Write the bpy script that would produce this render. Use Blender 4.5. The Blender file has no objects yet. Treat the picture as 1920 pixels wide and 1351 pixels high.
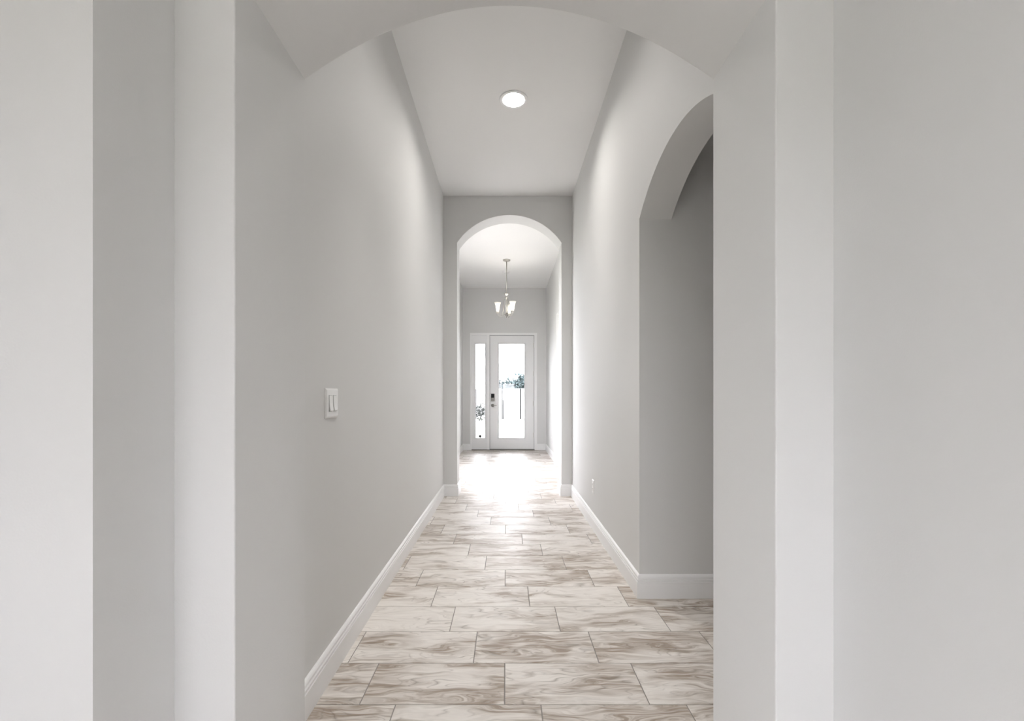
import bpy, bmesh, math, random
from mathutils import Vector, Matrix

random.seed(7)
sc = bpy.context.scene
C = sc.collection
PI = math.pi

# ------------------------------------------------------------------ camera
EYE = 1.19
cam_d = bpy.data.cameras.new('camera')
cam = bpy.data.objects.new('camera', cam_d)
C.objects.link(cam)
cam.location = (0, 0, EYE)
cam.rotation_euler = (PI / 2, 0, 0)
cam_d.sensor_width = 36
cam_d.lens = 865 / 1920 * 36
cam_d.shift_x = 11 / 1920
cam_d.shift_y = 67 / 1920
cam_d.clip_start = 0.02
cam_d.clip_end = 500
sc.camera = cam

# ------------------------------------------------------------------ world: bright overcast sky
SKY = 7.5
w = bpy.data.worlds.new('overcast_sky')
sc.world = w
w.use_nodes = True
bg = w.node_tree.nodes['Background']
bg.inputs[0].default_value = (0.98, 0.985, 1.045, 1)
bg.inputs[1].default_value = SKY

# ------------------------------------------------------------------ exposure
vs = sc.view_settings
vs.view_transform = 'Standard'
vs.look = 'None'
vs.gamma = 1
vs.use_curve_mapping = False
vs.exposure = 0.82
sc.cycles.use_denoising = True
sc.cycles.use_light_tree = False
sc.cycles.adaptive_threshold = 0.05
sc.cycles.max_bounces = 7
sc.cycles.diffuse_bounces = 5
sc.cycles.glossy_bounces = 2
sc.cycles.transparent_max_bounces = 16
sc.cycles.sample_clamp_indirect = 6.0
sc.cycles.caustics_reflective = False
sc.cycles.caustics_refractive = False

DOWNLIGHT_L = 350.0
BEAM_W = 34.0
CHANDELIER_W = 1.1

# ------------------------------------------------------------------ dimensions (metres)
CE = 3.58                     # hall ceiling
XL, XR = -0.750, 0.788        # hall walls
Y0, Y1, Y1B = 1.526, 5.506, 5.775   # hall start, end wall front / rear
SIDE_N, SIDE_F = 1.586, 2.730 # side opening, near and far jamb
SIDE_X = 0.978                # back of the right wall
FXL, FXR = -0.961, 0.8835     # foyer walls
YD = 10.19                    # front door wall
ROOM_CE = 3.0

# ------------------------------------------------------------------ materials
def nodes_of(m):
    m.use_nodes = True
    return m.node_tree, m.node_tree.nodes, m.node_tree.links, m.node_tree.nodes['Principled BSDF']

def paint(name, col, rough=0.6, bump=0.0, scale=250.0, spec=0.3):
    m = bpy.data.materials.new(name)
    nt, N, L, b = nodes_of(m)
    b.inputs['Roughness'].default_value = rough
    b.inputs['Specular IOR Level'].default_value = spec
    tc = N.new('ShaderNodeTexCoord')
    n1 = N.new('ShaderNodeTexNoise')
    n1.inputs['Scale'].default_value = 1.7
    n1.inputs['Detail'].default_value = 0
    L.new(tc.outputs['Object'], n1.inputs['Vector'])
    mx = N.new('ShaderNodeMix'); mx.data_type = 'RGBA'
    mx.inputs['A'].default_value = (*[c * 0.985 for c in col], 1)
    mx.inputs['B'].default_value = (*[min(1, c * 1.015) for c in col], 1)
    L.new(n1.outputs['Fac'], mx.inputs['Factor'])
    L.new(mx.outputs['Result'], b.inputs['Base Color'])
    if bump:
        n2 = N.new('ShaderNodeTexNoise')
        n2.inputs['Scale'].default_value = scale
        n2.inputs['Detail'].default_value = 0
        L.new(tc.outputs['Object'], n2.inputs['Vector'])
        bp = N.new('ShaderNodeBump')
        bp.inputs['Strength'].default_value = bump
        bp.inputs['Distance'].default_value = 0.002
        L.new(n2.outputs['Fac'], bp.inputs['Height'])
        L.new(bp.outputs['Normal'], b.inputs['Normal'])
    return m

def metal(name, col, rough):
    m = paint(name, col, rough)
    m.node_tree.nodes['Principled BSDF'].inputs['Metallic'].default_value = 1
    return m

def glass_mat(name):
    m = bpy.data.materials.new(name)
    m.use_nodes = True
    N, L = m.node_tree.nodes, m.node_tree.links
    N.clear()
    out = N.new('ShaderNodeOutputMaterial')
    tr = N.new('ShaderNodeBsdfTransparent'); tr.inputs[0].default_value = (0.97, 0.972, 0.972, 1)
    gl = N.new('ShaderNodeBsdfGlossy'); gl.inputs['Roughness'].default_value = 0.02
    fr = N.new('ShaderNodeFresnel'); fr.inputs[0].default_value = 1.45
    mx = N.new('ShaderNodeMixShader')
    L.new(fr.outputs[0], mx.inputs[0]); L.new(tr.outputs[0], mx.inputs[1]); L.new(gl.outputs[0], mx.inputs[2])
    L.new(mx.outputs[0], out.inputs[0])
    return m

def glow(name, col, strength):
    m = bpy.data.materials.new(name)
    nt, N, L, b = nodes_of(m)
    b.inputs['Base Color'].default_value = (0.9, 0.9, 0.88, 1)
    b.inputs['Emission Color'].default_value = (*col, 1)
    b.inputs['Emission Strength'].default_value = strength
    return m

def frosted(name):
    m = bpy.data.materials.new(name)
    m.use_nodes = True
    N, L = m.node_tree.nodes, m.node_tree.links
    N.clear()
    out = N.new('ShaderNodeOutputMaterial')
    di = N.new('ShaderNodeBsdfDiffuse'); di.inputs[0].default_value = (0.9, 0.89, 0.86, 1)
    tr = N.new('ShaderNodeBsdfTranslucent'); tr.inputs[0].default_value = (0.97, 0.95, 0.90, 1)
    em = N.new('ShaderNodeEmission'); em.inputs[0].default_value = (1.0, 0.95, 0.86, 1); em.inputs[1].default_value = 0.12
    mx = N.new('ShaderNodeMixShader'); mx.inputs[0].default_value = 0.75
    ad = N.new('ShaderNodeAddShader')
    L.new(di.outputs[0], mx.inputs[1]); L.new(tr.outputs[0], mx.inputs[2])
    m.cycles.emission_sampling = 'NONE'
    L.new(mx.outputs[0], ad.inputs[0]); L.new(em.outputs[0], ad.inputs[1]); L.new(ad.outputs[0], out.inputs[0])
    return m

def tile_mat():
    """porcelain tile printed with pale, swirling wood grain"""
    m = bpy.data.materials.new('wood_look_porcelain')
    nt, N, L, b = nodes_of(m)
    tc = N.new('ShaderNodeTexCoord')
    oi = N.new('ShaderNodeObjectInfo')
    def math_(op, a, bb=None, c=None):
        n = N.new('ShaderNodeMath'); n.operation = op
        for i, v in enumerate((a, bb, c)):
            if v is None: continue
            if isinstance(v, (int, float)): n.inputs[i].default_value = v
            else: L.new(v, n.inputs[i])
        return n.outputs[0]
    def noise(vec, scale, detail=2, rough=0.5, dist=0.0):
        n = N.new('ShaderNodeTexNoise')
        n.inputs['Scale'].default_value = scale
        n.inputs['Detail'].default_value = detail
        n.inputs['Roughness'].default_value = rough
        n.inputs['Distortion'].default_value = dist
        L.new(vec, n.inputs['Vector'])
        return n.outputs['Fac']
    def ramp(fac, stops):
        n = N.new('ShaderNodeValToRGB')
        e = n.color_ramp.elements
        e[0].position, e[0].color = stops[0][0], (*stops[0][1], 1)
        e[1].position, e[1].color = stops[-1][0], (*stops[-1][1], 1)
        for p, c in stops[1:-1]:
            el = e.new(p); el.color = (*c, 1)
        L.new(fac, n.inputs[0])
        return n.outputs[0]
    def mix(f, a, bb, mode='MIX'):
        n = N.new('ShaderNodeMix'); n.data_type = 'RGBA'; n.blend_type = mode
        if isinstance(f, float): n.inputs['Factor'].default_value = f
        else: L.new(f, n.inputs['Factor'])
        for k, v in (('A', a), ('B', bb)):
            if isinstance(v, tuple): n.inputs[k].default_value = (*v, 1)
            else: L.new(v, n.inputs[k])
        return n.outputs['Result']
    # every tile is cut from another place of the print
    off = N.new('ShaderNodeCombineXYZ')
    L.new(math_('MULTIPLY', oi.outputs['Random'], 91.0), off.inputs[0])
    L.new(math_('MULTIPLY', oi.outputs['Random'], 53.0), off.inputs[1])
    L.new(math_('MULTIPLY', oi.outputs['Random'], 17.0), off.inputs[2])
    add = N.new('ShaderNodeVectorMath'); add.operation = 'ADD'
    L.new(tc.outputs['Object'], add.inputs[0]); L.new(off.outputs[0], add.inputs[1])
    mp = N.new('ShaderNodeMapping'); mp.inputs['Scale'].default_value = (1.0, 3.4, 1.0)
    L.new(add.outputs[0], mp.inputs['Vector'])
    # warp
    wn = N.new('ShaderNodeTexNoise'); wn.inputs['Scale'].default_value = 3.2; wn.inputs['Detail'].default_value = 2
    L.new(mp.outputs[0], wn.inputs['Vector'])
    wv = N.new('ShaderNodeVectorMath'); wv.operation = 'MULTIPLY_ADD'
    L.new(wn.outputs['Color'], wv.inputs[0]); wv.inputs[1].default_value = (0.34, 0.55, 0.0)
    L.new(mp.outputs[0], wv.inputs[2])
    v = wv.outputs[0]
    rnd2 = math_('FRACT', math_('MULTIPLY', oi.outputs['Random'], 37.31))
    big = noise(v, 2.7, 3, 0.55)
    shift = math_('MULTIPLY_ADD', rnd2, 0.20, -0.075)
    tone = ramp(math_('ADD', big, shift), [(0.42, (0, 0, 0)), (0.51, (0.3,) * 3), (0.62, (1, 1, 1))])
    st = N.new('ShaderNodeMapping'); st.inputs['Scale'].default_value = (1.3, 6.5, 1.0)
    L.new(v, st.inputs['Vector'])
    streak = noise(st.outputs[0], 3.2, 5, 0.62, 0.4)
    streak_m = ramp(streak, [(0.40, (0, 0, 0)), (0.60, (1, 1, 1))])
    # contour lines of a second field: growth rings and knots
    field = noise(v, 2.6, 1.5, 0.45)
    ring = math_('PINGPONG', math_('MULTIPLY', field, 11.0), 0.5)
    ring_m = ramp(ring, [(0.0, (1, 1, 1)), (0.05, (0.5,) * 3), (0.16, (0, 0, 0))])
    vein_gate = ramp(noise(v, 3.4, 2), [(0.44, (0, 0, 0)), (0.62, (1, 1, 1))])
    cream, sand, brown, dark = (0.86, 0.82, 0.775), (0.71, 0.66, 0.61), (0.37, 0.30, 0.24), (0.18, 0.14, 0.105)
    c0 = mix(math_('MULTIPLY', streak_m, 0.42), cream, sand)
    c1 = mix(math_('MULTIPLY', tone, math_('MULTIPLY_ADD', streak_m, 0.75, 0.30)), c0, brown)
    c2 = mix(math_('MULTIPLY', math_('MULTIPLY', ring_m, vein_gate), 0.55), c1, dark)
    fine = noise(st.outputs[0], 9.0, 3)
    c3 = mix(0.22, c2, ramp(fine, [(0.3, (0.62,) * 3), (0.7, (1.0,) * 3)]), 'MULTIPLY')
    L.new(c3, b.inputs['Base Color'])
    rr = N.new('ShaderNodeMapRange')
    rr.inputs['To Min'].default_value = 0.34; rr.inputs['To Max'].default_value = 0.46
    L.new(streak, rr.inputs['Value']); L.new(rr.outputs[0], b.inputs['Roughness'])
    b.inputs['IOR'].default_value = 1.5
    b.inputs['Specular IOR Level'].default_value = 0.32
    bp = N.new('ShaderNodeBump'); bp.inputs['Strength'].default_value = 0.06; bp.inputs['Distance'].default_value = 0.002
    L.new(streak, bp.inputs['Height']); L.new(bp.outputs[0], b.inputs['Normal'])
    return m

M = dict(
    wall=paint('greige_wall_paint', (0.69, 0.688, 0.680), 0.65, 0.06, 220, 0.25),
    ceil=paint('flat_white_ceiling', (0.85, 0.848, 0.842), 0.8, 0, 160, 0.2),
    trim=paint('white_trim_enamel', (0.86, 0.86, 0.86), 0.32, 0, spec=0.5),
    door=paint('white_door_enamel', (0.82, 0.82, 0.82), 0.38, 0, spec=0.5),
    grout=paint('grey_grout', (0.30, 0.28, 0.26), 0.85, 0.3, 400),
    tile=tile_mat(),
    tile_plain=paint('pale_tile', (0.70, 0.655, 0.61), 0.4, 0, spec=0.4),
    plastic=paint('white_switch_plastic', (0.80, 0.80, 0.79), 0.35, 0, spec=0.5),
    switch_shade=paint('grey_switch_gap_shade', (0.36, 0.36, 0.355), 0.5),
    slot=paint('dark_slot', (0.03, 0.03, 0.03), 0.6),
    nickel=metal('brushed_nickel', (0.50, 0.485, 0.46), 0.35),
    nickel_dark=metal('aged_nickel', (0.20, 0.19, 0.18), 0.35),
    black=paint('black_keypad_glass', (0.008, 0.008, 0.009), 0.45, 0, spec=0.2),
    gap_shade=paint('dark_gap_shade', (0.10, 0.10, 0.10), 0.8),
    bronze=paint('bronze_threshold', (0.16, 0.145, 0.13), 0.45),
    glass=glass_mat('clear_glass'),
    shade=frosted('frosted_lamp_glass'),
    lens=glow('bulb_glass', (1.0, 0.965, 0.92), DOWNLIGHT_L),
    lens_dim=glow('weaker_bulb_glass', (1.0, 0.965, 0.92), DOWNLIGHT_L * 0.25),
    baffle=paint('satin_grey_baffle', (0.30, 0.30, 0.295), 0.4),
    lawn=paint('pale_lawn', (0.31, 0.315, 0.27), 0.9, 0.4, 30),
    concrete=paint('pale_concrete', (0.55, 0.54, 0.52), 0.85, 0.2, 60),
    vinyl=paint('white_vinyl_fence', (0.80, 0.80, 0.80), 0.5),
    post_dark=paint('dark_fence_post', (0.015, 0.015, 0.015), 0.6),
    post_grey=paint('grey_fence_post', (0.06, 0.06, 0.06), 0.6),
    leaf=paint('hazed_foliage', (0.07, 0.095, 0.098), 0.8),  # distance haze is put into this leaf colour
    leaf_dark=paint('dark_shrub_foliage', (0.02, 0.024, 0.022), 0.8),
    bark=paint('grey_bark', (0.10, 0.09, 0.08), 0.9),
)

# ------------------------------------------------------------------ helpers
def tag(o, label=None, cat=None, group=None, kind=None):
    if label: o['label'] = label
    if cat: o['category'] = cat
    if group: o['group'] = group
    if kind: o['kind'] = kind
    return o

def finish(name, bm, mat, parent=None, smooth=False, loc=None):
    bmesh.ops.recalc_face_normals(bm, faces=bm.faces)
    me = bpy.data.meshes.new(name)
    bm.to_mesh(me); bm.free()
    if mat: me.materials.append(M[mat])
    if smooth:
        for p in me.polygons: p.use_smooth = True
    o = bpy.data.objects.new(name, me)
    C.objects.link(o)
    if loc: o.location = loc
    if parent: o.parent = parent
    return o

def empty(name, loc):
    o = bpy.data.objects.new(name, None)
    o.empty_display_size = 0.05
    C.objects.link(o); o.location = loc
    return o

def bx(bm, a, b):
    v = [bm.verts.new((x, y, z)) for x in (a[0], b[0]) for y in (a[1], b[1]) for z in (a[2], b[2])]
    for f in ((0, 1, 3, 2), (4, 6, 7, 5), (0, 4, 5, 1), (2, 3, 7, 6), (0, 2, 6, 4), (1, 5, 7, 3)):
        bm.faces.new([v[i] for i in f])
    return v

def box(name, a, b, mat, parent=None, bev=0.0, seg=2):
    bm = bmesh.new(); bx(bm, a, b)
    if bev:
        bmesh.ops.bevel(bm, geom=bm.edges[:], offset=bev, segments=seg, affect='EDGES', profile=0.5)
    return finish(name, bm, mat, parent)

def lathe(bm, prof, n=32, c=(0, 0, 0), axis='z'):
    rings = []
    for r, h in prof:
        ring = []
        for i in range(n):
            a = 2 * PI * i / n
            p = (r * math.cos(a), r * math.sin(a), h)
            if axis == 'y': p = (p[0], p[2], p[1])
            if axis == 'x': p = (p[2], p[0], p[1])
            ring.append(bm.verts.new((c[0] + p[0], c[1] + p[1], c[2] + p[2])))
        rings.append(ring)
    for A, B in zip(rings, rings[1:]):
        for i in range(n):
            bm.faces.new((A[i], A[(i + 1) % n], B[(i + 1) % n], B[i]))
    for ring, (r, h) in ((rings[0], prof[0]), (rings[-1], prof[-1])):
        bm.faces.new(ring)

def tube(bm, pts, rad, n=10):
    pts = [Vector(p) for p in pts]
    rings = []
    for i, p in enumerate(pts):
        t = (pts[min(i + 1, len(pts) - 1)] - pts[max(i - 1, 0)]).normalized()
        u = t.orthogonal().normalized() if i == 0 else (u - t * u.dot(t)).normalized()
        v = t.cross(u)
        r = rad[i] if isinstance(rad, (list, tuple)) else rad
        rings.append([bm.verts.new(p + (u * math.cos(2 * PI * k / n) + v * math.sin(2 * PI * k / n)) * r) for k in range(n)])
    for A, B in zip(rings, rings[1:]):
        for k in range(n):
            bm.faces.new((A[k], A[(k + 1) % n], B[(k + 1) % n], B[k]))
    bm.faces.new(rings[0]); bm.faces.new(rings[-1])

def prism(pts, vec):
    """closed outline of 3D points pushed along vec"""
    bm = bmesh.new()
    f = bm.faces.new([bm.verts.new(p) for p in pts])
    r = bmesh.ops.extrude_face_region(bm, geom=[f])
    bmesh.ops.translate(bm, vec=vec, verts=[g for g in r['geom'] if isinstance(g, bmesh.types.BMVert)])
    return bm

def soften(o, width=0.004, angle=55):
    md = o.modifiers.new('rounded_corner_bead', 'BEVEL')
    md.width = width; md.segments = 3; md.limit_method = 'ANGLE'; md.angle_limit = math.radians(angle)
    return o

def structure(o, label, cat):
    return tag(o, label, cat, kind='structure')

# ================================================================== SETTING
# ---- floor: slab of grout with individual tiles on it
slab = box('floor', (-3.4, -4.7, -0.14), (3.3, YD + 0.12, -0.0022), 'grout')
structure(slab, 'pale wood-look porcelain tile floor running through the hallway', 'floor')

TW, TD, GAP = 0.5615, 0.2765, 0.0042
ROW0 = 2.0597           # a joint line across the hall
tile_cache = {}
def tile_mesh(wd, dp):
    k = (round(wd, 3), round(dp, 3))
    if k not in tile_cache:
        bm = bmesh.new()
        a, b, e = wd / 2, dp / 2, 0.0016
        lo = [bm.verts.new(p) for p in ((-a, -b, -.008), (a, -b, -.008), (a, b, -.008), (-a, b, -.008))]
        mi = [bm.verts.new(p) for p in ((-a, -b, -e * .8), (a, -b, -e * .8), (a, b, -e * .8), (-a, b, -e * .8))]
        hi = [bm.verts.new(p) for p in ((-a + e, -b + e, 0), (a - e, -b + e, 0), (a - e, b - e, 0), (-a + e, b - e, 0))]
        for A, B in ((lo, mi), (mi, hi)):
            for i in range(4):
                bm.faces.new((A[i], A[(i + 1) % 4], B[(i + 1) % 4], B[i]))
        bm.faces.new(hi)
        bmesh.ops.recalc_face_normals(bm, faces=bm.faces)
        me = bpy.data.meshes.new('floor_tile'); bm.to_mesh(me); bm.free()
        me.materials.append(M['tile'])
        tile_cache[k] = me
    return tile_cache[k]

for n in range(-3, 31):
    ya = ROW0 + (n - 1) * TD
    yb = min(ya + TD, YD + 0.02)
    if yb - ya < 0.05: continue
    if yb < Y1:
        xa, xb = XL - 0.06, XR + 0.06
        if yb > SIDE_N - 0.02 and ya < SIDE_F: xb = 2.05
    else:
        xa, xb = FXL - 0.06, FXR + 0.06
        if yb > 6.6 and ya < 8.13: xb = 1.5
    phase = -0.006 - 0.25 * TW * n
    k0 = math.floor((xa - phase) / TW)
    x = phase + k0 * TW
    while x < xb:
        l, r = max(x, xa), min(x + TW, xb)
        if r - l > 0.03:
            o = bpy.data.objects.new('floor_tile', tile_mesh(r - l - GAP, yb - ya - GAP))
            C.objects.link(o)
            o.location = ((l + r) / 2, (ya + yb) / 2, 0)
            o.parent = slab
        x += TW

o = box('floor_room', (-3.3, -4.55, -0.002), (3.25, ROW0 - 4 * TD - GAP / 2, 0.0), 'tile_plain')
structure(o, 'pale tile floor of the room behind the camera', 'floor')
o = box('floor_study', (1.505, 6.4, -0.002), (3.25, 8.5, 0.0), 'tile_plain')
structure(o, 'pale tile floor beyond the square foyer opening', 'floor')

# ---- walls of the hall
o = box('wall_left', (XL - 0.20, Y0 - 0.05, 0), (XL, Y1 + 0.02, CE), 'wall')
structure(o, 'long greige hallway wall carrying the double light switch', 'wall')

def seg_arch(c, half, spring, rise, n=48):
    """points of a circular segment, left spring to right spring, as (u, z)"""
    R = (half * half + rise * rise) / (2 * rise)
    a0 = math.asin(half / R)
    return [(c + R * math.sin(-a0 + 2 * a0 * i / n), spring + rise - R + R * math.cos(-a0 + 2 * a0 * i / n)) for i in range(n + 1)]

arc = seg_arch((SIDE_N + SIDE_F) / 2, (SIDE_F - SIDE_N) / 2, 2.236, 0.195)
pts = [(Y0 - 0.05, 0), (SIDE_N, 0)] + arc + [(SIDE_F, 0), (Y1 + 0.02, 0), (Y1 + 0.02, CE), (Y0 - 0.05, CE)]
o = finish('wall_right', prism([(XR, u, z) for u, z in pts], (SIDE_X - XR, 0, 0)), 'wall')
structure(o, 'right hallway wall cut by an arched side opening', 'wall')

cx, hw = (-0.584 + 0.660) / 2, (0.660 + 0.584) / 2
arc = seg_arch(cx, hw, 3.021, 0.330)
pts = [(-1.12, 0), (-0.584, 0)] + arc + [(0.660, 0), (1.05, 0), (1.05, CE), (-1.12, CE)]
o = soften(finish('wall_end', prism([(u, Y1, z) for u, z in pts], (0, Y1B - Y1, 0)), 'wall'))
structure(o, 'far end wall of the hallway with a tall arched opening', 'wall')

# ---- deep near arch; its front face is a hair out of square
AL, AR, SPR = -0.665, 0.684, 2.236
ac, ah = (AL + AR) / 2, (AR - AL) / 2
pts = [(-0.84, 0), (AL, 0)]
for i in range(65):
    u = AL + (AR - AL) * i / 64
    pts.append((u, 2.479 - 0.243 * ((u - ac) / ah) ** 2))
pts += [(AR, 0), (0.86, 0), (0.86, CE), (-0.84, CE)]
bm = prism([(u, Y0, z) for u, z in pts], (0, -0.4, 0))
for v in bm.verts:
    if v.co.y < Y0 - 0.2:
        t = min(1, max(0, (v.co.x - AL) / (AR - AL)))
        v.co.y = 1.13 + 0.04 * t
o = soften(finish('wall_near_arch', bm, 'wall'))
structure(o, 'deep greige archway framing the hallway', 'wall')

bm = bmesh.new()
bx(bm, (-3.3, 0.907, 0), (-0.8126, 1.50, CE)); bx(bm, (-1.46, 0.20, 0), (-1.26, 0.95, CE))  # second box: added unseen stub, blocks left window light from this wall
o = finish('wall_near_left', bm, 'wall')
structure(o, 'greige wall stepping forward left of the archway, with an added unseen light-blocking stub', 'wall')
o = soften(box('wall_near_right', (0.8305, 0.20, 0), (1.03, 1.50, CE), 'wall'))
structure(o, 'greige wall running toward the camera right of the archway', 'wall')

# ---- side hall behind the arched side opening
SHX = 2.0
o = box('wall_side_far', (SIDE_X, SIDE_F, 0), (SHX + 0.1, SIDE_F + 0.12, 3.2), 'wall')
structure(o, 'shaded wall seen through the arched side opening', 'wall')
o = box('wall_side_near', (SIDE_X, SIDE_N - 0.12, 0), (SHX + 0.1, SIDE_N, 3.2), 'wall')
structure(o, 'near wall of the side hall, turned away from view', 'wall')
o = box('wall_side_end', (SHX, SIDE_N - 0.1, 0), (SHX + 0.12, SIDE_F + 0.1, 3.2), 'wall')
structure(o, 'end wall of the side hall around the corner', 'wall')
o = box('ceiling_side', (SIDE_X - 0.02, SIDE_N - 0.12, 3.10), (SHX + 0.12, SIDE_F + 0.12, 3.22), 'ceil')
structure(o, 'ceiling of the side hall', 'ceiling')

# ---- foyer
WIN_F = (5.9, 7.4, 0.70, 2.9)   # window in the foyer's left wall: y, y, z, z
bm = bmesh.new()
bx(bm, (FXL - 0.15, Y1B, 0), (FXL, WIN_F[0], CE)); bx(bm, (FXL - 0.15, WIN_F[1], 0), (FXL, YD + 0.15, CE))
bx(bm, (FXL - 0.15, WIN_F[0], 0), (FXL, WIN_F[1], WIN_F[2])); bx(bm, (FXL - 0.15, WIN_F[0], WIN_F[3]), (FXL, WIN_F[1], CE))
o = finish('wall_foyer_left', bm, 'wall')
structure(o, 'foyer wall left of the front door', 'wall')
pts = [(Y1B, 0), (6.6, 0), (6.6, 2.62), (8.13, 2.62), (8.13, 0), (YD + 0.15, 0), (YD + 0.15, CE), (Y1B, CE)]
o = finish('wall_foyer_right', prism([(FXR, u, z) for u, z in pts], (0.13, 0, 0)), 'wall')
structure(o, 'bright foyer wall right of the front door', 'wall')
# study behind the square foyer opening
bm = bmesh.new()
bx(bm, (FXR + 0.13, 6.3, 0), (3.2, 6.42, 2.75)); bx(bm, (FXR + 0.13, 8.4, 0), (3.2, 8.52, 2.75)); SW = (6.5, 8.3, 0.3, 2.5)  # SW: added unseen window opening, brightens foyer and arch jamb
bx(bm, (3.2, 6.3, 0), (3.32, SW[0], 2.75)); bx(bm, (3.2, SW[1], 0), (3.32, 8.52, 2.75))
bx(bm, (3.2, SW[0], 0), (3.32, SW[1], SW[2])); bx(bm, (3.2, SW[0], SW[3]), (3.32, SW[1], 2.75))
bx(bm, (FXR + 0.13, 6.3, 2.75), (3.32, 8.52, 2.85))
o = finish('wall_study', bm, 'wall')
structure(o, 'room walls beyond the square foyer opening', 'wall')
# front wall with the door-and-sidelight opening
DX0, DX1, DZ1 = -0.795, 0.682, 2.587
bm = bmesh.new()
bx(bm, (FXL - 0.1, YD, 0), (DX0 + 0.03, YD + 0.15, CE)); bx(bm, (DX1 - 0.03, YD, 0), (FXR + 0.1, YD + 0.15, CE))
bx(bm, (DX0 + 0.03, YD, DZ1 - 0.03), (DX1 - 0.03, YD + 0.15, CE))
o = finish('wall_front', bm, 'wall')
structure(o, 'greige wall around the white front door', 'wall')

# ---- hall ceiling with round cut-outs for the downlights
LAMPS = [(0.060, 3.715), (0.060, 2.30)]
LR = 0.090
bm = bmesh.new()
def quad(x0, y0, x1, y1, z=CE):
    bm.faces.new([bm.verts.new(p) for p in ((x0, y0, z), (x1, y0, z), (x1, y1, z), (x0, y1, z))])
cuts = sorted(LAMPS, key=lambda p: p[1])
yy, X0, X1, h = Y0 - 0.05, -1.12, 1.05, 0.16
for lx, ly in cuts:
    quad(X0, yy, X1, ly - h); quad(X0, ly - h, lx - h, ly + h); quad(lx + h, ly - h, X1, ly + h)
    n = 48
    sq, ci = [], []
    for i in range(n):
        a = 2 * PI * i / n
        c, s = math.cos(a), math.sin(a)
        m_ = h / max(abs(c), abs(s))
        sq.append(bm.verts.new((lx + c * m_, ly + s * m_, CE)))
        ci.append(bm.verts.new((lx + c * LR, ly + s * LR, CE)))
    for i in range(n):
        j = (i + 1) % n
        bm.faces.new((sq[i], sq[j], ci[j], ci[i]))
    yy = ly + h
quad(X0, yy, X1, YD + 0.15)
bx(bm, (X0, Y0 - 0.05, CE + 0.2), (X1, YD + 0.15, CE + 0.3))
for a, b in (((X0 - 0.02, Y0 - 0.05), (X0, YD + 0.15)), ((X1, Y0 - 0.05), (X1 + 0.02, YD + 0.15)), ((X0, Y0 - 0.07), (X1, Y0 - 0.05)), ((X0, YD + 0.15), (X1, YD + 0.17))):
    bx(bm, (*a, CE - 0.01), (*b, CE + 0.3))
me = bpy.data.meshes.new('ceiling'); bm.to_mesh(me); bm.free(); me.materials.append(M['ceil'])
o = bpy.data.objects.new('ceiling', me); C.objects.link(o)
structure(o, 'flat white ceiling over the hallway and foyer', 'ceiling')

# ---- room behind the camera, lit by sliding glass doors
bm = bmesh.new()
LW = (-2.6, -1.0, 0.4, 2.1)  # added unseen window opening, brightens the near right wall
bx(bm, (-3.4, -4.6, 0), (-3.2, LW[0], 3.1)); bx(bm, (-3.4, LW[1], 0), (-3.2, 1.4, 3.1))
bx(bm, (-3.4, LW[0], LW[3]), (-3.2, LW[1], 3.1)); bx(bm, (-3.4, LW[0], 0), (-3.2, LW[1], LW[2]))
o = finish('wall_room_left', bm, 'wall'); structure(o, 'left wall of the room behind the camera', 'wall')
bm = bmesh.new()
KW = (-2.6, -1.6, 0.4, 2.1)  # added unseen window opening, brightens the left jamb and step
bx(bm, (3.2, -4.6, 0), (3.35, KW[0], 3.1)); bx(bm, (3.2, KW[1], 0), (3.35, 0.35, 3.1))
bx(bm, (3.2, KW[0], 0), (3.35, KW[1], KW[2])); bx(bm, (3.2, KW[0], KW[3]), (3.35, KW[1], 3.1))
bx(bm, (1.02, 0.20, 0), (3.3, 0.33, 3.1))
o = finish('wall_room_right', bm, 'wall'); structure(o, 'right walls of the room behind the camera', 'wall')
RW = (-2.3, 0.5, 0.75, 1.92)
bm = bmesh.new()
bx(bm, (-3.4, -4.62, 0), (RW[0], -4.5, 3.1)); bx(bm, (RW[1], -4.62, 0), (3.3, -4.5, 3.1))
bx(bm, (RW[0], -4.62, RW[3]), (RW[1], -4.5, 3.1)); bx(bm, (RW[0], -4.62, -0.05), (RW[1], -4.5, RW[2]))
o = finish('wall_room_back', bm, 'wall'); structure(o, 'window wall of the room behind the camera', 'wall')
o = box('ceiling_room', (-3.4, -4.62, ROOM_CE), (3.35, 1.145, ROOM_CE + 0.12), 'ceil')
structure(o, 'ceiling of the room behind the camera', 'ceiling')

def window(name, axis, fixed, u0, u1, z0, z1, panes, label):
    bm = bmesh.new()
    def piece(b, a0, a1, c0, c1, t=0.03):
        if axis == 'y': bx(b, (a0, fixed - t, c0), (a1, fixed + t, c1))
        else: bx(b, (fixed - t, a0, c0), (fixed + t, a1, c1))
    f = 0.045
    piece(bm, u0, u1, z0, z0 + f); piece(bm, u0, u1, z1 - f, z1)
    for i in range(panes + 1):
        u = u0 + (u1 - u0 - f) * i / panes
        piece(bm, u, u + f, z0, z1)
    o = finish(name, bm, 'trim')
    structure(o, label, 'window')
window('window_2', 'y', -4.56, RW[0], RW[1], RW[2], RW[3], 4, 'open white framed sliding doors behind the camera')
window('window_4', 'x', -3.3, LW[0], LW[1], LW[2], LW[3], 3, 'unseen open white framed windows added for light in the left wall of the room behind the camera')
window('window_5', 'x', 3.26, SW[0], SW[1], SW[2], SW[3], 2, 'unseen open white framed window added for light of the room beyond the square foyer opening')
window('window_6', 'x', 3.28, KW[0], KW[1], KW[2], KW[3], 2, 'unseen open white framed windows added for light in the right wall of the room behind the camera')
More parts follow.
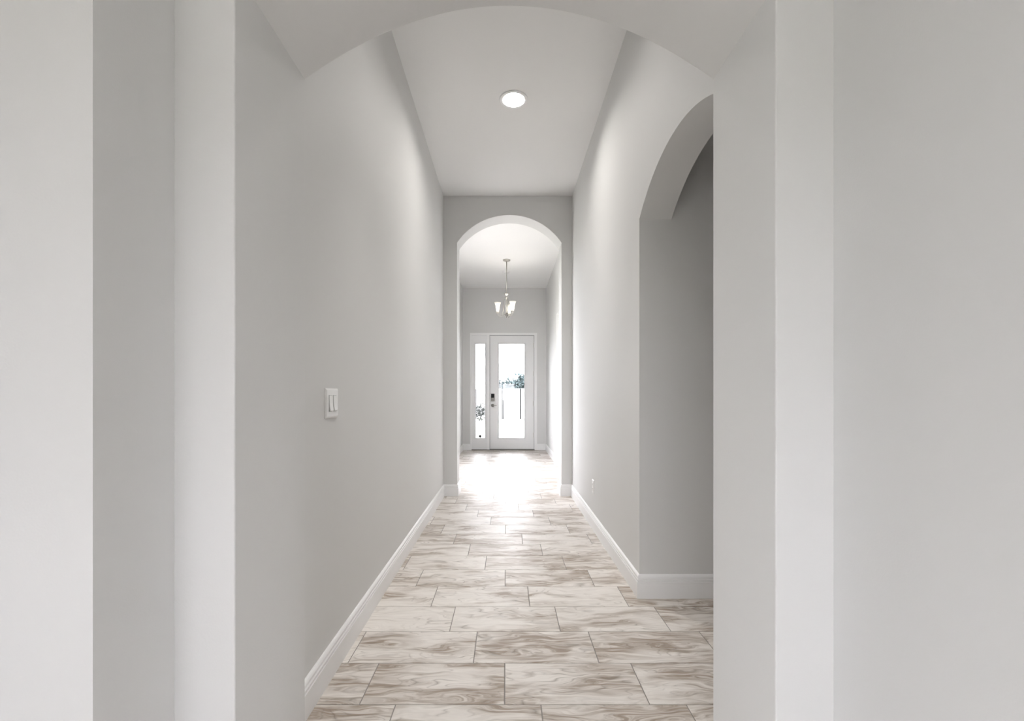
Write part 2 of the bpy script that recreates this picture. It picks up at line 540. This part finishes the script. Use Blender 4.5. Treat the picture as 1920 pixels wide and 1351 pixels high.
window('window_3', 'x', FXL - 0.08, WIN_F[0], WIN_F[1], WIN_F[2], WIN_F[3], 3, 'open white framed window in the left foyer wall')

# ---- baseboards
PROFILE = [(0, 0), (.0165, 0), (.0165, .095), (.0115, .0975), (.0115, .1000), (.0155, .1020), (.0155, .1110), (.0090, .1140),
           (.0090, .1165), (.0130, .1185), (.0125, .1270), (.0085, .1340), (.0040, .1380), (0, .1390)]
def baseboard(name, path, side, label):
    """profile swept along the wall line; side = +1 puts it to the left of the walking direction"""
    bm = bmesh.new()
    P = [Vector(p) for p in path]
    rings = []
    for i, p in enumerate(P):
        ds = []
        if i > 0: ds.append((P[i] - P[i - 1]).normalized())
        if i < len(P) - 1: ds.append((P[i + 1] - P[i]).normalized())
        ns = [Vector((-d.y, d.x)) * side for d in ds]
        m_ = ns[0] if len(ns) == 1 else (ns[0] + ns[1]) / (1 + ns[0].dot(ns[1]))
        rings.append([bm.verts.new((p.x + m_.x * d, p.y + m_.y * d, z)) for d, z in PROFILE])
    for A, B in zip(rings, rings[1:]):
        for k in range(len(PROFILE) - 1):
            bm.faces.new((A[k], A[k + 1], B[k + 1], B[k]))
    bm.faces.new(rings[0]); bm.faces.new(rings[-1])
    o = finish(name, bm, 'trim')
    structure(o, label, 'baseboard')
    return o
baseboard('baseboard_left', [(XL, Y0), (XL, Y1), (-0.584, Y1), (-0.584, Y1B), (FXL, Y1B), (FXL, YD), (DX0, YD)], -1,
          'white moulded baseboard along the left hallway wall')
baseboard('baseboard_right', [(SHX, SIDE_F), (XR, SIDE_F), (XR, Y1), (0.660, Y1), (0.660, Y1B), (FXR, Y1B), (FXR, 6.6)], 1,
          'white moulded baseboard along the right hallway wall and its corner')
baseboard('baseboard_foyer', [(FXR + 0.13, 8.13), (FXR, 8.13), (FXR, YD), (DX1, YD)], 1, 'white baseboard on the bright foyer wall right of the door')
baseboard('baseboard_near_left', [(-1.26, 0.20), (-1.26, 0.907), (-0.8126, 0.907), (-0.8126, 1.13), (AL, 1.13)], -1,
          'white baseboard around the left pier of the near archway')
baseboard('baseboard_near_right', [(0.8305, 0.20), (0.8305, 1.17), (AR, 1.17)], 1,
          'white baseboard around the right pier of the near archway')

# ================================================================== FRONT DOOR
# frame, mullion and threshold
bm = bmesh.new()
yf = YD - 0.012
def fr(x0, z0, x1, z1, y0=yf, y1=YD + 0.12): bx(bm, (x0, y0, z0), (x1, y1, z1))
SX0, SX1 = -0.765, -0.418       # sidelight unit
SLX0, SLX1 = -0.359, 0.6126     # door slab
fr(DX0, 0, DX0 + 0.032, DZ1); fr(SLX1 + 0.006, 0, DX1, DZ1); fr(DX0 + 0.032, 2.539, SLX1 + 0.006, DZ1); fr(SX1, 0, SLX0 - 0.006, 2.539)
# stop behind the slab
fr(SLX0 - 0.006, 0.0, SLX0 + 0.012, 2.539, YD + 0.075, YD + 0.12); fr(SLX1 - 0.012, 0, SLX1 + 0.006, 2.539, YD + 0.075, YD + 0.12)
fr(SLX0, 2.52, SLX1, 2.545, YD + 0.075, YD + 0.12)
frame = finish('trim_1', bm, 'trim')
structure(frame, 'white frame with mullion around the front door and sidelight', 'door frame')
th = box('threshold', (DX0 + 0.032, YD - 0.03, 0.001), (SLX1 + 0.02, YD + 0.13, 0.016), 'bronze', frame, 0.004)
tag(th, 'dark bronze threshold')

def glazed_panel(name, x0, x1, z0, z1, gx0, gx1, gz0, gz1, y0, y1, mat):
    bm = bmesh.new()
    bx(bm, (x0, y0, z0), (gx0, y1, z1)); bx(bm, (gx1, y0, z0), (x1, y1, z1))
    bx(bm, (gx0, y0, z0), (gx1, y1, gz0)); bx(bm, (gx0, y0, gz1), (gx1, y1, z1))
    bmesh.ops.remove_doubles(bm, verts=bm.verts, dist=1e-5)
    o = finish(name, bm, mat)
    # raised glazing bead round the glass
    bm = bmesh.new()
    prof = [(-0.028, 0.001), (-0.026, -0.007), (-0.016, -0.011), (-0.004, -0.007), (0.002, 0.004)]
    rings = []
    for d, yy_ in prof:
        rings.append([bm.verts.new(p) for p in ((gx0 + d, y0 + yy_, gz0 + d), (gx1 - d, y0 + yy_, gz0 + d), (gx1 - d, y0 + yy_, gz1 - d), (gx0 + d, y0 + yy_, gz1 - d))])
    rings.append(rings[0])
    for A, B in zip(rings, rings[1:]):
        for i in range(4):
            bm.faces.new((A[i], A[(i + 1) % 4], B[(i + 1) % 4], B[i]))
    finish('glazing_bead', bm, mat, o)
    g = box('glass_pane', (gx0 - 0.004, (y0 + y1) / 2 - 0.003, gz0 - 0.004), (gx1 + 0.004, (y0 + y1) / 2 + 0.003, gz1 + 0.004), 'glass', o)
    tag(g, 'clear full-height glass')
    return o
side_l = glazed_panel('window_1', DX0 + 0.032, SX1, 0.016, 2.539, -0.674, -0.469, 0.271, 2.344, YD + 0.02, YD + 0.06, 'door')
structure(side_l, 'narrow white sidelight window left of the front door', 'window')
door = glazed_panel('door_1', SLX0, SLX1, 0.020, 2.533, -0.157, 0.403, 0.271, 2.344, YD + 0.030, YD + 0.075, 'door')
structure(door, 'white front door with one tall glass pane', 'door')
bm = bmesh.new()  # dark strips paint the shade in the gap round the slab
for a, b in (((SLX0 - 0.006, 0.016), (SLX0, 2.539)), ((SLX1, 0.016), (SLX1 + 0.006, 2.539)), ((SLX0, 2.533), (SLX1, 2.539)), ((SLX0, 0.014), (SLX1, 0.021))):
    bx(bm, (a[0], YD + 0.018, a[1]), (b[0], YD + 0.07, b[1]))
tag(finish('gap_shade_strip', bm, 'gap_shade', door), 'thin dark strips painting the shade in the gap around the door slab')
for z in (2.32, 1.69, 1.03, 0.33):
    bm = bmesh.new()
    lathe(bm, [(0.002, -0.062), (0.008, -0.058), (0.009, -0.052), (0.009, 0.052), (0.008, 0.058), (0.002, 0.062)], 12, (SLX1 + 0.002, YD + 0.022, z))
    bx(bm, (SLX1 - 0.010, YD + 0.026, z - 0.052), (SLX1 + 0.005, YD + 0.031, z + 0.052))
    finish('hinge', bm, 'nickel', door, False)
kp = box('keypad_lock', (-0.333, YD + 0.006, 1.078), (-0.258, YD + 0.030, 1.244), 'nickel_dark', door, 0.008, 3)
box('keypad_screen', (-0.329, YD + 0.002, 1.156), (-0.262, YD + 0.010, 1.240), 'black', kp, 0.003)
bm = bmesh.new()
lathe(bm, [(0.004, 0.0), (0.012, -0.003), (0.015, 0.0), (0.016, 0.006)][::-1], 20, (-0.2965, YD + 0.004, 1.115), 'y')
finish('thumb_turn', bm, 'nickel_dark', kp)
bm = bmesh.new()
lathe(bm, [(0.036, 0.030), (0.036, 0.022), (0.032, 0.016), (0.014, 0.012), (0.012, -0.030)], 28, (-0.297, YD, 0.985), 'y')
lv = finish('lever_handle', bm, 'nickel', door, True)
bm = bmesh.new()
tube(bm, [(-0.300, YD - 0.032, 0.985), (-0.285, YD - 0.034, 0.985), (-0.255, YD - 0.034, 0.983), (-0.225, YD - 0.031, 0.980), (-0.207, YD - 0.028, 0.979)],
     [0.012, 0.012, 0.010, 0.009, 0.006])
finish('lever', bm, 'nickel', lv, True)
# small dark sticker-like sensor low on the sidelight
bm = bmesh.new()
lathe(bm, [(0.030, 0.037), (0.030, 0.028), (0.025, 0.023), (0.004, 0.021)], 20, (-0.577, YD, 0.304), 'y')
o = finish('glass_sensor', bm, 'slot')
tag(o, 'small round dark disc stuck low on the sidelight glass', 'sensor')

# ================================================================== CEILING LIGHTS
def downlight(lx, ly, label, lens, beam, angle):
    e = empty('recessed_downlight', (lx, ly, CE))
    tag(e, label, 'ceiling light', 'hallway recessed downlights')
    bm = bmesh.new()
    prof = [(0.114, -0.0005), (0.114, -0.006), (0.110, -0.009), (0.090, -0.009), (0.0875, -0.0075), (0.087, 0.0)]
    n = 48
    rings = [[bm.verts.new((r * math.cos(2 * PI * i / n), r * math.sin(2 * PI * i / n), z)) for i in range(n)] for r, z in prof]
    for A, B in zip(rings, rings[1:] + rings[:1]):
        for i in range(n): bm.faces.new((A[i], A[(i + 1) % n], B[(i + 1) % n], B[i]))
    finish('trim_ring', bm, 'trim', e, True)
    bm = bmesh.new()
    prof = [(0.0885, -0.004), (0.086, 0.004), (0.066, 0.085), (0.030, 0.087), (0.030, 0.095), (0.092, 0.095), (0.0895, 0.0)]
    rings = [[bm.verts.new((r * math.cos(2 * PI * i / n), r * math.sin(2 * PI * i / n), z)) for i in range(n)] for r, z in prof]
    for A, B in zip(rings, rings[1:] + rings[:1]):
        for i in range(n): bm.faces.new((A[i], A[(i + 1) % n], B[(i + 1) % n], B[i]))
    finish('baffle', bm, 'baffle', e, True)
    bm = bmesh.new()
    lathe(bm, [(0.029, 0.088), (0.046, 0.056), (0.050, 0.044), (0.046, 0.032), (0.033, 0.023), (0.014, 0.020)], 32)
    finish('bulb', bm, lens, e, True)
    ld = bpy.data.lights.new('downlight_beam', 'SPOT')
    ld.energy = beam; ld.color = (1.0, 0.97, 0.93); ld.spot_size = math.radians(angle); ld.spot_blend = 1.0; ld.shadow_soft_size = 0.03
    lo = bpy.data.objects.new('downlight_beam', ld); C.objects.link(lo)
    lo.location = (0, 0, 0.010); lo.parent = e
    return e
downlight(*LAMPS[0], 'glowing white recessed downlight in the middle of the hallway ceiling', 'lens', BEAM_W, 80)

downlight(*LAMPS[1], 'recessed downlight hidden above the near archway at the start of the hallway', 'lens_dim', BEAM_W * 1.7, 66)

# smoke detector behind the chandelier
bm = bmesh.new()
lathe(bm, [(0.066, 0), (0.066, -0.012), (0.060, -0.026), (0.040, -0.034), (0.038, -0.030), (0.020, -0.030), (0.018, -0.036), (0.004, -0.037)], 32)
o = finish('smoke_detector', bm, 'plastic', None, False, (0.0, 8.85, CE))
tag(o, 'small round white smoke detector on the foyer ceiling behind the chandelier', 'smoke detector')

# chandelier
CHX, CHY = 0.008, 8.09
ch = empty('chandelier', (CHX, CHY, CE))
tag(ch, 'small nickel chandelier with three frosted glass shades hanging in the foyer', 'chandelier')
def rz(z): return z - CE
bm = bmesh.new()
lathe(bm, [(0.066, 0), (0.066, -0.008), (0.058, -0.018), (0.030, -0.026), (0.012, -0.034)], 32)
finish('canopy', bm, 'nickel', ch, True)
bm = bmesh.new()
tube(bm, [(0, 0, -0.03), (0, 0, rz(2.985))], 0.0085, 12)
finish('stem', bm, 'nickel', ch, True)
bm = bmesh.new()
lathe(bm, [(0.010, rz(2.995)), (0.050, rz(2.988)), (0.046, rz(2.975)), (0.020, rz(2.955)), (0.014, rz(2.94)), (0.030, rz(2.925)), (0.030, rz(2.910)), (0.016, rz(2.895)),
           (0.020, rz(2.87)), (0.024, rz(2.80)), (0.016, rz(2.72)), (0.013, rz(2.66)), (0.022, rz(2.645))], 24)
finish('column', bm, 'nickel', ch, True)
bm = bmesh.new()
lathe(bm, [(0.020, rz(2.65)), (0.030, rz(2.632)), (0.030, rz(2.615)), (0.020, rz(2.598)), (0.008, rz(2.588)), (0.010, rz(2.575)), (0.004, rz(2.562))], 24)
finish('finial', bm, 'nickel_dark', ch, True)
def bez(p0, p1, p2, p3, n=14):
    return [((1 - t) ** 3 * Vector(p0) + 3 * (1 - t) ** 2 * t * Vector(p1) + 3 * (1 - t) * t * t * Vector(p2) + t ** 3 * Vector(p3)) for t in [i / n for i in range(n + 1)]]
for deg in (192, 72, 312):
    a = math.radians(deg)
    d = Vector((math.cos(a), math.sin(a), 0))
    R = 0.158
    bm = bmesh.new()
    P = lambda r, z: d * r + Vector((0, 0, rz(z)))
    tube(bm, bez(P(0.02, 2.635), P(0.07, 2.575), P(R, 2.57), P(R, 2.635)), 0.0065, 8)
    tube(bm, bez(P(0.018, 2.905), P(0.085, 2.88), P(0.02, 2.66), P(0.10, 2.598)), 0.0045, 8)
    arm = finish('arm', bm, 'nickel', ch, True)
    bm = bmesh.new()
    c = P(R, 0)
    lathe(bm, [(0.006, rz(2.625)), (0.024, rz(2.640)), (0.026, rz(2.652)), (0.017, rz(2.660)), (0.017, rz(2.69))], 20, (c.x, c.y, 0))
    finish('cup', bm, 'nickel', arm, True)
    bm = bmesh.new()
    prof = [(0.017, 2.655), (0.022, 2.665), (0.026, 2.70), (0.031, 2.74), (0.040, 2.785), (0.058, 2.825),
            (0.055, 2.825), (0.037, 2.785), (0.028, 2.74), (0.023, 2.70), (0.019, 2.668)]
    lathe(bm, [(r, rz(z)) for r, z in prof], 24, (c.x, c.y, 0))
    finish('lamp_shade', bm, 'shade', arm, True)
    ld = bpy.data.lights.new('chandelier_bulb', 'POINT')
    ld.energy = CHANDELIER_W; ld.color = (1.0, 0.93, 0.82); ld.shadow_soft_size = 0.02
    lo = bpy.data.objects.new('chandelier_bulb', ld); C.objects.link(lo)
    lo.location = (c.x, c.y, rz(2.735)); lo.parent = ch

# ================================================================== WALL PLATES
def switch_plate():
    yc, zc, hw_, hh = 1.975, 1.160, 0.070, 0.0635
    e = empty('light_switch', (XL, yc, zc))
    tag(e, 'white double rocker light switch on the left hallway wall', 'light switch')
    bm = bmesh.new()
    def ring(x, s): return [bm.verts.new((x, sy * (hw_ - s), sz * (hh - s))) for sy, sz in ((-1, -1), (1, -1), (1, 1), (-1, 1))]
    rs = [ring(0, 0), ring(0.002, 0), ring(0.0065, 0.006), ring(0.0075, 0.010)]
    for A, B in zip(rs, rs[1:]):
        for i in range(4): bm.faces.new((A[i], A[(i + 1) % 4], B[(i + 1) % 4], B[i]))
    bm.faces.new(rs[-1]); bm.faces.new(rs[0])
    finish('cover_plate', bm, 'plastic', e)
    for s in (-1, 1):
        y = s * 0.0235
        r = box('rocker_gap', (0.0070, y - 0.0180, -0.0350), (0.0082, y + 0.0180, 0.0350), 'switch_shade', e)  # grey box puts shade into the gap round the rocker
        bm = bmesh.new()
        pr = [(0.0078, -0.0325), (0.0078, 0.0335), (0.0086, 0.0335), (0.0105, 0.0), (0.0142, -0.0290), (0.0130, -0.0325)]
        va = [bm.verts.new((x, y - 0.0168, z)) for x, z in pr]; vb = [bm.verts.new((x, y + 0.0168, z)) for x, z in pr]
        bm.faces.new(va); bm.faces.new(vb)
        for i in range(len(pr)):
            j = (i + 1) % len(pr); bm.faces.new((va[i], va[j], vb[j], vb[i]))
        finish('rocker', bm, 'plastic', e)
switch_plate()

def outlet(x, yc, zc, label, hw_=0.040, hh=0.062):
    e = empty('wall_outlet', (x, yc, zc))
    tag(e, label, 'outlet', 'duplex wall outlets')
    bm = bmesh.new()
    def ring(xx, s): return [bm.verts.new((-xx, sy * (hw_ - s), sz * (hh - s))) for sy, sz in ((-1, -1), (1, -1), (1, 1), (-1, 1))]
    rs = [ring(0, 0), ring(0.002, 0), ring(0.006, 0.005), ring(0.007, 0.009)]
    for A, B in zip(rs, rs[1:]):
        for i in range(4): bm.faces.new((A[i], A[(i + 1) % 4], B[(i + 1) % 4], B[i]))
    bm.faces.new(rs[-1]); bm.faces.new(rs[0])
    finish('cover_plate', bm, 'plastic', e)
    for s in (-1, 1):
        z = s * 0.0205
        f = box('socket', (-0.0095, -0.0165, z - 0.0145), (-0.0065, 0.0165, z + 0.0145), 'plastic', e, 0.0012)
        for yy_, hh_ in ((-0.006, 0.0045), (0.006, 0.0035)):
            box('slot', (-0.0100, yy_ - 0.0011, z + 0.002 - hh_), (-0.0090, yy_ + 0.0011, z + 0.002 + hh_), 'slot', f)
outlet(XR, 4.165, 0.375, 'white duplex outlet low on the right hallway wall')
outlet(FXR, 8.94, 0.337, 'tiny white outlet on the bright foyer wall near the front door')

# ================================================================== OUTSIDE THE FRONT DOOR
GZ = -0.15
o = box('ground', (-150, -150, GZ - 0.1), (150, 200, GZ), 'lawn')
structure(o, 'pale lawn outside the glass of the front door', 'lawn')
o = box('porch_slab', (-1.6, YD + 0.18, GZ), (1.6, YD + 2.3, -0.02), 'concrete', None, 0.01)
tag(o, 'pale concrete porch slab just outside the front door', 'porch')

o = box('patio', (-6.5, -8.5, GZ), (3.4, -4.64, -0.03), 'concrete', None, 0.01)  # added out of view to neutralise green bounce light
tag(o, 'unseen pale concrete patio behind the camera, added to cut green bounce from the lawn', 'patio')
FY = 27.0
f = empty('fence', (0, FY, GZ))
tag(f, 'white panel fence with dark posts beyond the lawn', 'fence')
FT = 1.79
posts = [(-7.2, 'post_grey', .14), (-4.6, 'post_grey', .14), (-1.80, 'post_grey', .16), (-0.19, 'post_grey', .15), (0.84, 'post_dark', .09), (2.6, 'post_grey', .14), (5.0, 'post_grey', .14)]
for i, (px, mt, wd) in enumerate(posts):
    box('fence_post', (px - wd / 2, -0.07, 0), (px + wd / 2, 0.07, FT - 0.02), mt, f, 0.01)
    if i + 1 < len(posts):
        q, wq = posts[i + 1][0], posts[i + 1][2]
        box('fence_panel', (px + wd / 2, -0.02, 0.06), (q - wq / 2, 0.02, FT), 'vinyl', f)

def tree(name, x, y, h, r, n, mat, label, cat, trunk=True, group=None):
    e = empty(name, (x, y, GZ))
    tag(e, label, cat, group)
    bm = bmesh.new()
    zc = h - r * 0.95
    for i in range(n):
        while True:
            p = Vector((random.uniform(-1, 1), random.uniform(-1, 1), random.uniform(-1, 1)))
            if p.length < 1: break
        lump = 0.75 + 0.25 * math.sin(5 * p.x + x) * math.cos(4 * p.z)
        p = Vector((p.x * r * 1.15, p.y * r, p.z * (r if trunk else h / 2) * 0.95)) * lump + Vector((0, 0, zc if trunk else h * 0.46))
        s = r * random.uniform(0.10, 0.2)
        q = Matrix.Rotation(random.uniform(0, PI), 3, Vector((random.random(), random.random(), random.random() + .1)).normalized())
        bm.faces.new([bm.verts.new(p + q @ Vector(c)) for c in ((-s, -s * .5, 0), (s * .2, -s * .6, s * .2), (s, s * .3, 0), (-s * .1, s * .6, s * .1))])
    finish('crown', bm, mat, e)
    if trunk:
        bm = bmesh.new()
        tube(bm, [(0, 0, 0), (0.05 * r, 0, zc * .6), (0, 0, zc)], [r * .10, r * .08, r * .04], 8)
        finish('trunk', bm, 'bark', e, True)
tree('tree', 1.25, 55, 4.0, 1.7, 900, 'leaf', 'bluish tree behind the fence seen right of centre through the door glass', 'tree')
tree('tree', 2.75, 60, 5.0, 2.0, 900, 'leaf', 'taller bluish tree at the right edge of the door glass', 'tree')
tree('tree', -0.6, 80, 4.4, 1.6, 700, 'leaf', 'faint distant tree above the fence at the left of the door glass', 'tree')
tree('shrub', -1.42, 24.5, 1.15, 0.36, 400, 'leaf_dark', 'dark shrub by the fence seen at the left side of the sidelight', 'shrub', False)
tree('shrub', -1.13, 22.5, 1.35, 0.30, 400, 'leaf_dark', 'dark shrub by the fence seen at the right side of the sidelight', 'shrub', False)
